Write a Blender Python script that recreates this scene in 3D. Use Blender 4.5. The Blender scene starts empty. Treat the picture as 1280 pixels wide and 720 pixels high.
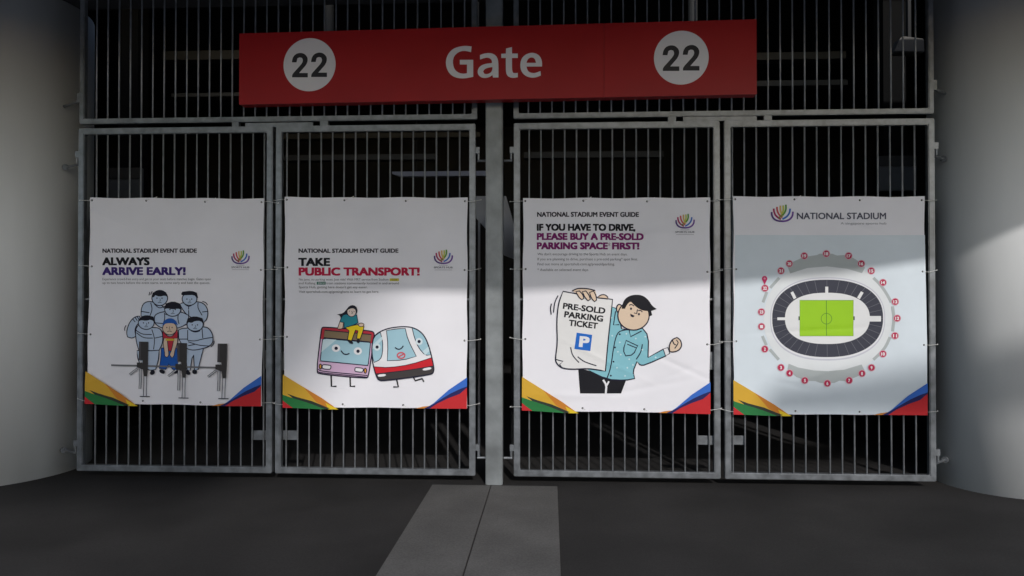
import bpy, bmesh, math, random
from mathutils import Vector, Matrix
from mathutils.geometry import tessellate_polygon
R = math.radians
random.seed(7)
S = bpy.context.scene
COL = S.collection

# ------------------------------------------------------------------ camera
F = 924.0                                     # focal length in photo pixels (1280 wide)
CAM = Vector((0.4615, -6.134, 1.557)); YAW = R(2.95); PITCH = R(0.56)
cd = bpy.data.cameras.new('camera'); cam = bpy.data.objects.new('camera', cd); COL.objects.link(cam)
cd.sensor_width = 36; cd.lens = F / 1280 * 36; cd.clip_start = 0.05; cd.clip_end = 2000
cam.location = CAM; cam.rotation_euler = (R(90) + PITCH, 0, YAW)
S.camera = cam
CM = cam.rotation_euler.to_matrix()

def at(px, py, y=0.0):
    """point of the vertical plane Y = y (metres) seen at a photo pixel"""
    d = CM @ Vector(((px - 640) / F, (360 - py) / F, -1))
    t = (y - CAM.y) / d.y
    return CAM + d * t

# ------------------------------------------------------------------ light
SUN_EL, SUN_AZ = R(28), R(15)
w = bpy.data.worlds.new('World'); S.world = w; w.use_nodes = True
nt = w.node_tree; bg = nt.nodes['Background']
sky = nt.nodes.new('ShaderNodeTexSky'); sky.sky_type = 'NISHITA'; sky.sun_disc = False
sky.sun_elevation = SUN_EL; sky.sun_rotation = R(180) - SUN_AZ
sky.air_density = 1.0; sky.dust_density = 1.1; sky.ozone_density = 1.0
nt.links.new(sky.outputs[0], bg.inputs[0]); bg.inputs[1].default_value = 0.15
sl = bpy.data.lights.new('sun', 'SUN'); sl.energy = 2.0; sl.angle = R(1.1); sl.color = (1, 0.97, 0.945)
so = bpy.data.objects.new('sun', sl); COL.objects.link(so)
tosun = Vector((math.sin(SUN_AZ) * math.cos(SUN_EL), -math.cos(SUN_AZ) * math.cos(SUN_EL), math.sin(SUN_EL)))
so.rotation_euler = (-tosun).to_track_quat('-Z', 'Y').to_euler(); so.location = (5, -20, 15)
vs = S.view_settings
S.display_settings.display_device = 'sRGB'
vs.view_transform = 'Standard'; vs.look = 'None'; vs.gamma = 1; vs.use_curve_mapping = False
vs.exposure = 0.08

# ------------------------------------------------------------------ helpers
def obj(name, mesh, parent=None, loc=None):
    o = bpy.data.objects.new(name, mesh); COL.objects.link(o)
    if parent is not None: o.parent = parent
    if loc is not None: o.location = loc
    return o

def tag(o, label=None, cat=None, group=None, kind=None):
    if label: o['label'] = label
    if cat: o['category'] = cat
    if group: o['group'] = group
    if kind: o['kind'] = kind
    return o

def thing(name, loc, label, cat, group=None):
    o = obj(name, None, None, loc); o.empty_display_size = 0.1
    return tag(o, label, cat, group)

def origin(o):
    p = Vector((0, 0, 0))
    while o is not None: p += Vector(o.location); o = o.parent
    return p

def link(name, bm, mats, parent=None, smooth=False, bevel=0.0):
    """one mesh object from a bmesh given in world metres"""
    if bevel:
        es = [e for e in bm.edges if len(e.link_faces) == 2 and e.calc_face_angle(0) > 0.6]
        bmesh.ops.bevel(bm, geom=es, offset=bevel, segments=2, affect='EDGES', clamp_overlap=True)
    if parent is not None: bmesh.ops.translate(bm, verts=bm.verts, vec=-origin(parent))
    me = bpy.data.meshes.new(name); bm.to_mesh(me); bm.free()
    for m in (mats if isinstance(mats, (list, tuple)) else [mats]): me.materials.append(m)
    if smooth:
        for p in me.polygons: p.use_smooth = True
    return obj(name, me, parent)

def box(bm, x0, x1, y0, y1, z0, z1):
    m = Matrix.Translation(((x0 + x1) / 2, (y0 + y1) / 2, (z0 + z1) / 2)) @ Matrix.Diagonal((abs(x1 - x0), abs(y1 - y0), abs(z1 - z0), 1))
    bmesh.ops.create_cube(bm, size=1, matrix=m)
    return bm

def rod(bm, a, b, r, n=10):
    a, b = Vector(a), Vector(b); d = b - a
    m = Matrix.Translation((a + b) / 2) @ d.to_track_quat('Z', 'Y').to_matrix().to_4x4()
    bmesh.ops.create_cone(bm, cap_ends=True, segments=n, radius1=r, radius2=r, depth=d.length, matrix=m)
    return bm

def prism(bm, pts, y0, y1):
    """outline of (x, z) points pushed from y0 to y1"""
    f = [bm.verts.new((x, y0, z)) for x, z in pts]; b = [bm.verts.new((x, y1, z)) for x, z in pts]
    bm.faces.new(f); bm.faces.new(b[::-1]); n = len(pts)
    for i in range(n): bm.faces.new((f[i], b[i], b[(i + 1) % n], f[(i + 1) % n]))
    bmesh.ops.recalc_face_normals(bm, faces=bm.faces)
    return bm

def slab(bm, pts, z0, z1):
    f = [bm.verts.new((x, y, z0)) for x, y in pts]; b = [bm.verts.new((x, y, z1)) for x, y in pts]
    bm.faces.new(f); bm.faces.new(b[::-1]); n = len(pts)
    for i in range(n): bm.faces.new((f[i], b[i], b[(i + 1) % n], f[(i + 1) % n]))
    bmesh.ops.recalc_face_normals(bm, faces=bm.faces)
    return bm

def B(): return bmesh.new()

# ------------------------------------------------------------------ materials
def mat(name, c, rough=0.6, speck=0, metal=0.0, var=0.0, scale=6.0, bump=0.0, bscale=60.0, spec=0.5, c2=None, stretch=(1, 1, 1), detail=6):
    m = bpy.data.materials.new(name); m.use_nodes = True; n = m.node_tree.nodes; l = m.node_tree.links
    p = n['Principled BSDF']; p.inputs['Roughness'].default_value = rough; p.inputs['Metallic'].default_value = metal
    p.inputs['Specular IOR Level'].default_value = spec
    p.inputs['Base Color'].default_value = (*c, 1)
    if var or bump:
        tc = n.new('ShaderNodeTexCoord'); mp = n.new('ShaderNodeMapping'); mp.inputs['Scale'].default_value = stretch
        g = n.new('ShaderNodeNewGeometry'); l.new(g.outputs['Position'], mp.inputs[0])
    if var:
        nz = n.new('ShaderNodeTexNoise'); nz.inputs['Scale'].default_value = scale; nz.inputs['Detail'].default_value = detail
        l.new(mp.outputs[0], nz.inputs[0])
        rp = n.new('ShaderNodeValToRGB'); rp.color_ramp.elements[0].position = 0.3; rp.color_ramp.elements[1].position = 0.7
        a = [max(0, v * (1 - var)) for v in c]; b = list(c2) if c2 else [min(1, v * (1 + var)) for v in c]
        rp.color_ramp.elements[0].color = (*a, 1); rp.color_ramp.elements[1].color = (*b, 1)
        l.new(nz.outputs['Fac'], rp.inputs[0]); l.new(rp.outputs[0], p.inputs['Base Color'])
        if speck:
            vz = n.new('ShaderNodeTexNoise'); vz.inputs['Scale'].default_value = speck; vz.inputs['Detail'].default_value = 3; vz.inputs['Roughness'].default_value = 0.7
            l.new(mp.outputs[0], vz.inputs[0]); ms = n.new('ShaderNodeMapRange'); ms.inputs[1].default_value = 0.3; ms.inputs[2].default_value = 0.75; ms.inputs[3].default_value = 0.8; ms.inputs[4].default_value = 1.25
            l.new(vz.outputs['Fac'], ms.inputs[0]); mm_ = n.new('ShaderNodeMix'); mm_.data_type = 'RGBA'; mm_.blend_type = 'MULTIPLY'; mm_.inputs[0].default_value = 1
            l.new(rp.outputs[0], mm_.inputs[6]); l.new(ms.outputs[0], mm_.inputs[7]); l.new(mm_.outputs[2], p.inputs['Base Color'])
        mr = n.new('ShaderNodeMapRange'); mr.inputs[3].default_value = max(0.05, rough - 0.1); mr.inputs[4].default_value = min(1, rough + 0.1)
        l.new(nz.outputs['Fac'], mr.inputs[0]); l.new(mr.outputs[0], p.inputs['Roughness'])
    if bump:
        nb = n.new('ShaderNodeTexNoise'); nb.inputs['Scale'].default_value = bscale; nb.inputs['Detail'].default_value = 5
        l.new(mp.outputs[0], nb.inputs[0])
        bp = n.new('ShaderNodeBump'); bp.inputs['Strength'].default_value = bump; bp.inputs['Distance'].default_value = 0.01
        l.new(nb.outputs['Fac'], bp.inputs['Height']); l.new(bp.outputs[0], p.inputs['Normal'])
    return m

M = {}
M['asphalt'] = mat('asphalt', (0.031, 0.0292, 0.0285), 0.85, speck=90, var=0.3, scale=1.1, bump=0.15, bscale=180, spec=0.25)
M['slab'] = mat('slab_concrete', (0.118, 0.114, 0.11), 0.85, speck=80, var=0.2, scale=1.8, bump=0.12, bscale=150, spec=0.25)
M['outdoor'] = mat('outdoor_paving', (0.42, 0.42, 0.425), 0.9, var=0.2, scale=1.2)
M['galv'] = mat('galvanised_steel', (0.19, 0.202, 0.216), 0.36, metal=0.5, var=0.28, scale=14, bump=0.06, bscale=90)
M['galvpost'] = mat('galvanised_post', (0.21, 0.225, 0.23), 0.45, metal=0.35, var=0.3, scale=5, bump=0.06, bscale=60)
M['rod'] = mat('bar_steel', (0.33, 0.345, 0.36), 0.45, metal=0.3, var=0.2, scale=15)
M['pillar'] = mat('painted_pillar', (0.64, 0.645, 0.64), 0.5, var=0.07, scale=2.5, bump=0.04, bscale=25, spec=0.35, stretch=(1, 1, 0.18))
M['concrete'] = mat('concrete', (0.30, 0.29, 0.28), 0.85, var=0.2, scale=1.5)
M['soffit'] = mat('dark_soffit', (0.05, 0.05, 0.05), 0.8, var=0.1, scale=2)
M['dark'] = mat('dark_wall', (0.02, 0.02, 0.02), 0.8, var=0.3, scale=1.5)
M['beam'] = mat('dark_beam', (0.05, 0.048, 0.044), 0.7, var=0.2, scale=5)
M['grey'] = mat('grey_panel', (0.32, 0.33, 0.37), 0.6, var=0.08, scale=3)
M['redboard'] = mat('red_sign_paint', (0.34, 0.007, 0.012), 0.40, var=0.08, scale=2, spec=0.32)
M['redside'] = mat('red_sign_edge', (0.20, 0.015, 0.015), 0.5)
M['signwhite'] = mat('sign_white', (0.74, 0.73, 0.77), 0.45, spec=0.4)
M['signblack'] = mat('sign_black', (0.012, 0.012, 0.02), 0.45)
M['vinyl'] = mat('white_vinyl', (0.765, 0.75, 0.785), 0.55, var=0.03, scale=3, bump=0.10, bscale=9, spec=0.35, detail=3)
M['tie'] = mat('cable_tie_white', (0.6, 0.6, 0.58), 0.4)
M['eyelet'] = mat('eyelet_dark', (0.03, 0.03, 0.03), 0.5)
M['lamp'] = mat('pale_lamp_housing', (0.09, 0.085, 0.075), 0.6)
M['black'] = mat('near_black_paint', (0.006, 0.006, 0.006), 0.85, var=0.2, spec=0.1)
M['leaf'] = mat('tree_leaf', (0.05, 0.09, 0.03), 0.6, var=0.4, scale=1)
M['bark'] = mat('tree_bark', (0.10, 0.08, 0.06), 0.9, var=0.3, scale=8)
INK = {}
def ink(c):
    k = tuple(c)
    if k not in INK: INK[k] = mat('ink_%d' % len(INK), k, 0.6, var=0.02, scale=9, spec=0.15)
    return INK[k]

# ------------------------------------------------------------------ setting: ground
bm = B(); 
bmesh.ops.create_grid(bm, x_segments=2, y_segments=2, size=400, matrix=Matrix.Translation((0, 0, -0.008)))
tag(link('ground', bm, M['outdoor']), kind='structure')
bm = B(); 
for q in ((-14, -4.6, 14, 14),):
    v = [bm.verts.new((x, y, -0.003)) for x, y in ((q[0], q[1]), (q[2], q[1]), (q[2], q[3]), (q[0], q[3]))]; bm.faces.new(v)
tag(link('asphalt_pavement', bm, M['asphalt']), kind='structure')
xl = at(541, 605, 0).x; xr = at(697, 605, 0).x
bm = B()
box(bm, -0.505, -0.026, -4.55, -0.09, -0.05, 0.003); box(bm, -0.018, 0.520, -4.55, -0.09, -0.05, 0.003)
tag(link('concrete_path', bm, M['slab'], bevel=0.0025), kind='structure')

# ------------------------------------------------------------------ the hall behind the gates
H = 4.15
bm = B(); box(bm, -13, 13, 0.35, 12.4, 5.7, 5.9)
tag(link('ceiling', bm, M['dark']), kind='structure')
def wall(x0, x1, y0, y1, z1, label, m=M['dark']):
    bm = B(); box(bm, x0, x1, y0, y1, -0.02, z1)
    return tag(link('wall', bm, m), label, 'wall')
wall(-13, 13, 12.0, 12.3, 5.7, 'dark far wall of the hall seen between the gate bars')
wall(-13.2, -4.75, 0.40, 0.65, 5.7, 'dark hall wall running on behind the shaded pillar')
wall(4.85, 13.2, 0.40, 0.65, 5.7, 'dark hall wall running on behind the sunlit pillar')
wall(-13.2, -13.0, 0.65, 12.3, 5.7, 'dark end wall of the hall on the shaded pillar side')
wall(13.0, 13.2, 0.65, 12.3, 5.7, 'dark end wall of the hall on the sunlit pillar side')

# canopy over the forecourt: its curved edge decides how high the sun reaches on the gates
edge = [(x - 0.45, y + 1.62) for x, y in ((-14, -6.6), (-6, -6.35), (-2, -6.05), (0.9, -5.9), (2.5, -5.85), (3.6, -5.76), (4.4, -5.6), (5.0, -5.42), (5.6, -5.1), (6.6, -4.4), (8.5, -3.6))] + [(14, 0.35)]
bm = B(); slab(bm, edge + [(-14, 0.35)], H, H + 0.45)
cr = tag(link('canopy_roof', bm, M['soffit']), 'dark flat canopy roof overhanging the gates from above', 'canopy')
bm = B(); slab(bm, edge[:-1] + [(x - 0.02, y + 0.16) for x, y in edge[-2::-1]], H - 0.25, H - 0.003)
link('shade_fascia', bm, M['soffit'], cr)  # unseen downstand added under the canopy edge to darken the sign's top

# unseen raked block added behind the viewer to keep sun off the first gate
def sunshift(p, y):
    t = (p.y - y) / (math.cos(SUN_AZ) * math.cos(SUN_EL))
    return (p.x + t * math.sin(SUN_AZ) * math.cos(SUN_EL), p.z + t * math.sin(SUN_EL))
YW = -30.0
a = sunshift(at(466, 372), YW); b = sunshift(at(352, 520), YW)
k = (a[0] - b[0]) / (a[1] - b[1]); zt = 26.0
c = sunshift(Vector((-4.5, 0, 0.8)), YW)[0]; zb = sunshift(Vector((0, 0, -0.1)), YW)[1]
pts = [(c - 3.5, 0), (c - 1.5, 0), (c - 1.5, zb - 2.5), (c, zb), (b[0] - k * (b[1] - zb), zb), (a[0] + k * (zt - a[1]), zt), (c, zt), (c - 3.5, zt - 1)]
bm = B(); prism(bm, pts, YW - 0.6, YW)
tag(link('sun_blocker', bm, M['concrete']), 'unseen raking grey concrete block on one thick leg, added to shade the first gate', 'blocker')

# unseen mast added to throw the soft bar of shade on banner and pillar
ya = -12.0
p, q = sunshift(Vector((2.2, 0, 0.66)), ya), sunshift(Vector((4.9, -0.3, 1.05)), ya)
g = thing('shade_mast', (q[0], ya, 0), 'tall grey unseen mast with one sloping arm, added for its bar of shade', 'mast')
link('pole', rod(B(), (q[0], ya, -0.02), (q[0], ya, q[1] + 1.2), 0.09, 20), M['grey'], g, smooth=False)
bm = prism(B(), [(p[0], p[1] - 0.07), (q[0] - 0.1, q[1] - 0.30), (q[0] - 0.1, q[1] + 0.22), (p[0], p[1] + 0.07)], ya - 0.1, ya + 0.1)
link('arm', bm, M['grey'], g)

# unseen low block added to cut off low sky and darken the upper fence
g = thing('sky_blocker', (0, -40, 0), 'long low unseen block added across the forecourt to hide the lowest sky', 'building')
link('wall', box(B(), -70, 70, -52, -40, -0.02, 3.6), M['concrete'], g)
link('roof', box(B(), -70.6, 70.6, -52.6, -39.4, 3.605, 3.9), M['concrete'], g)

# ------------------------------------------------------------------ pillars
def pillar(cx, cy, r, label):
    bm = B()
    bmesh.ops.create_cone(bm, cap_ends=True, segments=96, radius1=r, radius2=r, depth=H + 0.02, matrix=Matrix.Translation((cx, cy, (H - 0.02) / 2 - 0.0)))
    o = link('round_pillar', bm, M['pillar'], smooth=True)
    return tag(o, label, 'pillar', 'round pillars flanking the gates')
pillar(4.31, 0.277, 0.60, 'round pale pillar with a soft sunlit patch, beside the stadium map gate')
pillar(-4.70, 0.30, 0.90, 'round pale pillar all in shade, beside the ALWAYS ARRIVE EARLY gate')

# ------------------------------------------------------------------ gate frames and bars
def ring(bm, x0, x1, z0, z1, t, y0, y1, top=True):
    """rectangular tube frame as one welded ring"""
    o = [(x0, z0), (x1, z0), (x1, z1), (x0, z1)]; i = [(x0 + t, z0 + t), (x1 - t, z0 + t), (x1 - t, z1 - t), (x0 + t, z1 - t)]
    V = [[bm.verts.new((x, y, z)) for x, z in q] for y in (y0, y1) for q in (o, i)]
    for k in range(4):
        j = (k + 1) % 4
        bm.faces.new((V[0][k], V[0][j], V[1][j], V[1][k])); bm.faces.new((V[2][k], V[3][k], V[3][j], V[2][j]))
        bm.faces.new((V[0][k], V[2][k], V[2][j], V[0][j])); bm.faces.new((V[1][k], V[1][j], V[3][j], V[3][k]))
    bmesh.ops.recalc_face_normals(bm, faces=bm.faces)
    return bm

def bars(root, xs, z0, z1):
    first = None
    for x in xs:
        if first is None:
            bm = rod(B(), (x, 0, z0), (x, 0, z1), 0.0068, 10)
            first = link('bar', bm, M['rod'], root, smooth=True); fx = x
        else:
            o = first.copy(); COL.objects.link(o); o.parent = root; o.location.x = x - fx

ZT = [at(px, py).z for px, py in ((220, 160.5), (470, 157.5), (770, 152.5), (1036, 149.5))]
ZB = [at(px, py).z for px, py in ((220, 587), (470, 592), (770, 598), (1036, 600))]
print('leaf tops', [round(z, 3) for z in ZT], 'bottoms', [round(z, 3) for z in ZB])
ZTOP, ZBOT = sum(ZT) / 4, sum(ZB) / 4
LEAVES = [(99.0, 341.5, 120.0, 330.0, 'ALWAYS ARRIVE EARLY'), (345.5, 594.5, 358.3, 574.5, 'TAKE PUBLIC TRANSPORT'),
          (642.5, 899.5, 661.5, 886.0, 'IF YOU HAVE TO DRIVE'), (905.0, 1167.5, 915.7, 1144.0, 'stadium map')]
PX = lambda p: at(p, 370).x
def plate(root, name, px0, px1, py0, py1, y0, y1, m, bev=0.002):
    a = at(px0, py0, y0); c = at(px1, py1, y0)
    return link(name, box(B(), a.x, c.x, y0, y1, c.z, a.z), m, root, bevel=bev)

LOCK = [((314, 336, 538, 550), (331, 339, 438, 461)), ((354, 372, 538, 550), (349, 357, 440, 463)),
        ((872, 892, 544.5, 556), (886, 892, 440, 462)), ((912, 932, 544.5, 556), (911, 917, 440, 462))]
for i, (p0, p1, b0, b1, nm) in enumerate(LEAVES):
    x0, x1 = PX(p0), PX(p1)
    g = thing('gate_leaf', ((x0 + x1) / 2, 0, 0), 'barred galvanised steel gate leaf that carries the %s banner' % nm, 'gate', 'barred steel gate leaves')
    link('frame', ring(B(), x0, x1, ZBOT, ZTOP, 0.051, -0.027, 0.027), M['galv'], g, bevel=0.006)
    n = 16; xs = [PX(b0) + (PX(b1) - PX(b0)) * k / (n - 1) for k in range(n)]
    bars(g, xs, ZBOT + 0.05, ZTOP - 0.05)
    zm = at(620, 374).z
    link('mid_rail', box(B(), x0 + 0.05, x1 - 0.05, 0.0095, 0.0155, zm - 0.008, zm + 0.008), M['galv'], g)
    for q, nme in zip(LOCK[i], ('lock_plate', 'lock_box')):
        plate(g, nme, *q, 0.017, 0.023 if nme == 'lock_plate' else 0.055, M['galv'])
    # two pin hinges on the hanging stile
    left = i in (0, 2); xs_ = x0 if left else x1; s = -1 if left else 1
    reach = 0.085 if i in (1, 2) else 0.11
    for zz in (2.74, 0.27):
        bm = B(); box(bm, xs_ + s * 0.001, xs_ + s * 0.034, -0.016, 0.016, zz - 0.002, zz + 0.05)
        rod(bm, (xs_ + s * 0.024, 0, zz - 0.052), (xs_ + s * 0.024, 0, zz - 0.003), 0.010, 12)
        hh = link('hinge', bm, M['galv'], g)
        end = (xs_ + s * reach, 0, zz - 0.062) if i in (1, 2) else (3.735, 0.15, zz - 0.062) if s > 0 else (-3.815, 0.15, zz - 0.062)
        bm = B(); rod(bm, (xs_ + s * 0.015, 0, zz - 0.062), end, 0.011, 12)
        if i in (0, 3): rod(bm, Vector(end) + Vector((-s * 0.05, -0.045, 0)), Vector(end) + Vector((-s * 0.036, -0.033, 0)), 0.026, 14)
        link('hinge_pin', bm, M['galv'], hh)

# fixed panels above the gate leaves
ZU = at(350, 152.5).z
print('upper rail', ZU, at(900, 142.5).z, at(1165, 139).z, at(101, 152.5).z)
for (p0, p1, b0, b1, n, side, nm, tw, bl) in ((100.0, 596.5, 119.5, 580.5, 33, -1, 'ALWAYS ARRIVE EARLY and TAKE PUBLIC TRANSPORT', 0.045,
                     ((290, 298.5, 154.5, 160.5), (306.5, 391, 153.8, 158.2), (400, 410, 153.2, 158.6))),
                    (642.0, 1167.0, 660.5, 1146.0, 33, 1, 'IF YOU HAVE TO DRIVE and stadium map', 0.045,
                     ((835, 845, 146.8, 152.2), (854, 946, 146.2, 150.4), (955, 965, 144.6, 150)))):
    x0, x1 = PX(p0), PX(p1); 
    g = thing('fixed_grille', ((x0 + x1) / 2, 0, ZU), 'fixed barred steel panel above the %s gates' % nm, 'grille', 'fixed barred panels over the gates')
    link('frame', ring(B(), x0, x1, ZU, H - 0.004, 0.043, -0.027, 0.027), M['galv'], g, bevel=0.006)
    bars(g, [PX(b0) + (PX(b1) - PX(b0)) * k / (n - 1) for k in range(n)], ZU + 0.04, H - 0.045)
    for j, q in enumerate(bl):
        a = at(q[0], q[2], -0.02); c = at(q[1], q[3], -0.02)
        link('stop_block' if j != 1 else 'slide_bar', box(B(), a.x, c.x, -0.022, 0.02 if j != 1 else 0.0, c.z, ZU - 0.001 if j != 1 else a.z), M['galv'], g, bevel=0.002)
    xe = x0 if side < 0 else x1
    zz = at(97 if side < 0 else 1172, 124 if side < 0 else 108).z
    bm = B(); box(bm, xe + side * 0.001, xe + side * 0.03, -0.015, 0.015, zz - 0.03, zz + 0.05); rod(bm, (xe + side * 0.02, 0, zz - 0.02), (3.735 if side > 0 else -3.815, 0.15, zz - 0.02), 0.013, 12)
    link('wall_bracket', bm, M['galv'], g, bevel=0.002)

# post between the two pairs of leaves
xa, xb = at(607.0, 400, -0.07).x, at(628.0, 400, -0.07).x
g = thing('gate_post', ((xa + xb) / 2, 0, 0), 'square galvanised steel post standing between the two pairs of gates', 'post')
link('shaft', box(B(), xa, xb, -0.07, 0.07, -0.01, H - 0.004), M['galvpost'], g, bevel=0.01)

# ------------------------------------------------------------------ hall contents seen between the bars
def span(px0, px1, py0, py1, y):
    a = at(px0, py0, y); c = at(px1, py1, y); return a.x, c.x, c.z, a.z
for (px0, px1, py0, py1, y, lab) in ((203, 330, 64, 73, 4.2, 'upper faint beam in the dark hall behind the left end of the red sign'),
                                     (214, 330, 116.5, 119.5, 4.0, 'thin faint beam low in the dark hall behind the left end of the red sign'),
                                     (345, 545, 194, 199, 6.5, 'faint beam crossing the dark hall above the TAKE PUBLIC TRANSPORT banner'),
                                     (655, 830, 190, 196, 6.5, 'faint beam crossing the dark hall above the IF YOU HAVE TO DRIVE banner'),
                                     (330, 600, 168, 171, 8.0, 'far thin beam crossing the dark hall left of the steel post'),
                                     (930, 1058, 66, 73, 4.2, 'upper faint beam in the dark hall behind the right end of the red sign'),
                                     (930, 1060, 101, 106, 4.0, 'lower faint beam in the dark hall behind the right end of the red sign')):
    x0, x1, z0, z1 = span(px0, px1, py0, py1, y)
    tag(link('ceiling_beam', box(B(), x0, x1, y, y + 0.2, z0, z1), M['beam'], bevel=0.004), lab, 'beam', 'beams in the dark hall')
for (px0, px1, y, lab) in ((405, 417, 1.6, 'dark pipe hanging behind the red sign above its first number disc'),
                           (589, 599, 1.4, 'dark pipe hanging behind the red sign beside the central post'),
                           (860, 872, 1.6, 'dark pipe hanging behind the red sign above its second number disc')):
    a = at(px0, 36, y); c = at(px1, 36, y); r = (c.x - a.x) / 2
    bm = rod(B(), ((a.x + c.x) / 2, y, at(px0, 90, y).z), ((a.x + c.x) / 2, y, 5.7), r, 16)
    tag(link('hanging_pipe', bm, M['dark'], smooth=False), lab, 'pipe', 'pipes hanging in the hall')
# strip light
y = 3.0; x0, x1, z0, z1 = span(490, 612, 214.5, 219.5, y)
g = thing('strip_light', ((x0 + x1) / 2, y, z0), 'long thin unlit strip light hanging in the hall above the TAKE PUBLIC TRANSPORT banner', 'light fitting')
bm = prism(B(), [(x0, z0 + 0.035), (x0 + 0.10, z0), (x1, z0), (x1, z1), (x0, z1)], y, y + 0.1)
link('housing', bm, M['grey'], g)
for xx in (x0 + 0.3, x1 - 0.2): link('suspension_rod', rod(B(), (xx, y + 0.05, z1), (xx, y + 0.05, 5.7), 0.004, 6), M['dark'], g)
# wall boxes on dark columns
for (q, y, lab) in (((1099, 1146, 195, 238), 2.0, 'grey notice board on a dark column behind the stadium map gate'),
                    ((135, 176, 210, 256), 2.4, 'faint grey notice board on a dark column behind the ALWAYS ARRIVE EARLY gate')):
    x0, x1, z0, z1 = span(*q, y)
    c = (x0 + x1) / 2
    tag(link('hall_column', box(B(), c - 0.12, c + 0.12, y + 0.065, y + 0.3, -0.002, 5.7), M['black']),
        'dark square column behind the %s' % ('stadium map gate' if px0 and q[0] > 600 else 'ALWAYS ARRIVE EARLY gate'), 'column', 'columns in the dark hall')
    g = thing('notice_board', (c, y, z0), lab, 'notice board', 'notice boards in the hall')
    mm = mat('board_grey', (0.16, 0.165, 0.17) if q[0] > 600 else (0.12, 0.125, 0.13), 0.6, var=0.1)
    link('panel', box(B(), x0, x1, y, y + 0.06, z0, z1), mm, g, bevel=0.004)
    link('header', box(B(), x0, x1, y - 0.012, y - 0.001, z1 - (z1 - z0) * 0.3, z1), M['beam'], g)
# floodlight high on the right
y = 1.3; x0, x1, z0, z1 = span(1118, 1156, 45, 68, y)
g = thing('floodlight', ((x0 + x1) / 2, y, z0), 'pale floodlight fixed high in the hall by the sunlit pillar', 'floodlight')
link('housing', prism(B(), [(x0, z0 + 0.03), (x0 + 0.06, z1 - 0.02), (x0 + 0.09, z1), (x1, z1 - 0.03), (x1, z0 + 0.02)], y, y + 0.14), M['lamp'], g, bevel=0.01)
link('bracket', box(B(), (x0 + x1) / 2 + 0.01, (x0 + x1) / 2 + 0.04, y + 0.05, y + 0.09, z1 - 0.02, 5.7), M['dark'], g)
# folding board standing behind the post
y = 0.9
pts = [(at(p[0], p[1], y).x, at(p[0], p[1], y).z) for p in ((587, 245), (632.5, 245), (639, 268), (648, 300), (648, 326), (630, 319), (608, 287), (587, 264))]
g = thing('display_board', ((pts[0][0] + pts[1][0]) / 2, y, 0), 'grey slanting display board standing behind the steel post', 'board')
link('panel', prism(B(), pts, y, y + 0.04), M['grey'], g, bevel=0.003)
xx = at(598.5, 300, y).x
link('leg', box(B(), xx - 0.008, xx + 0.012, y + 0.003, y + 0.03, -0.002, pts[-1][1] - 0.005), M['grey'], g)
xx = at(640, 330, y).x
link('leg', box(B(), xx - 0.01, xx + 0.01, y + 0.003, y + 0.03, -0.002, pts[-4][1] - 0.015), M['dark'], g)

# ------------------------------------------------------------------ red gate sign
SY = -0.24; SROT = R(-1.4)
sx = at(622, 80, SY).x
def sat(px, py, off=0.0):
    """pixel -> point on the sign's own (slightly turned) front plane"""
    nrm = Vector((math.sin(SROT), -math.cos(SROT), 0)); o = Vector((sx, SY, 0)) + nrm * off
    d = CM @ Vector(((px - 640) / F, (360 - py) / F, -1)); t = (o - CAM).dot(nrm) / d.dot(nrm)
    return CAM + d * t
tl, tr, bl_, br = sat(298.5, 40.5), sat(946, 25), sat(299, 129.5), sat(946, 119)
z1 = (tl.z + tr.z) / 2; z0 = (bl_.z + br.z) / 2
print('sign z', tl.z, tr.z, bl_.z, br.z, 'x', tl.x, tr.x)
sign = thing('gate_sign', (sx, SY, z0), 'long red gate sign reading Gate between two white 22 discs, across the post', 'sign')
L0, L1 = (tl + bl_) / 2, (tr + br) / 2
nrm = Vector((math.sin(SROT), -math.cos(SROT), 0)); back = -nrm * 0.10
seam = sat(755, 70); e = (L1 - L0).normalized()
def board(p, q):
    bm = B(); c = []
    for zz in (z0, z1):
        for v in (p, q, q + back, p + back): c.append(bm.verts.new((v.x, v.y, zz)))
    for f in ((0, 1, 2, 3), (4, 7, 6, 5), (0, 4, 5, 1), (1, 5, 6, 2), (2, 6, 7, 3), (3, 7, 4, 0)): bm.faces.new([c[k] for k in f])
    bmesh.ops.recalc_face_normals(bm, faces=bm.faces); return bm
P0 = Vector((L0.x, L0.y, 0)); P1 = Vector((L1.x, L1.y, 0)); PS = P0 + e * (seam - L0).dot(e)
link('face_panel', board(P0, PS - e * 0.0006), M['redboard'], sign, bevel=0.0025)
link('face_panel', board(PS + e * 0.0006, P1), M['redboard'], sign, bevel=0.0025)
for dx in (-0.05, 0.05): link('bracket', box(B(), (xa + xb) / 2 + dx - 0.015, (xa + xb) / 2 + dx + 0.015, SY + 0.105, -0.0705, z0 + 0.12, z1 - 0.12), M['galv'], sign)

# ---- smooth a traced outline but keep its real corners
def smooth(pts, it=2, corner=55, closed=True):
    P = [Vector(p) for p in pts]
    fixed = set()
    for _ in range(it):
        n = len(P); out = []; nf = set()
        for i in range(n):
            if not closed and i in (0, n - 1):
                nf.add(len(out)); out.append(P[i]); continue
            a, b, c = P[i - 1], P[i], P[(i + 1) % n]
            u, v = b - a, c - b
            ang = math.degrees(u.angle(v)) if u.length > 1e-9 and v.length > 1e-9 else 0
            if i in fixed or (_ == 0 and ang > corner): nf.add(len(out)); out.append(b)
            else: out.append(b + (a - b) * 0.25); out.append(b + (c - b) * 0.25)
        P, fixed = out, nf
    return [(p.x, p.y) for p in P]

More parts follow.
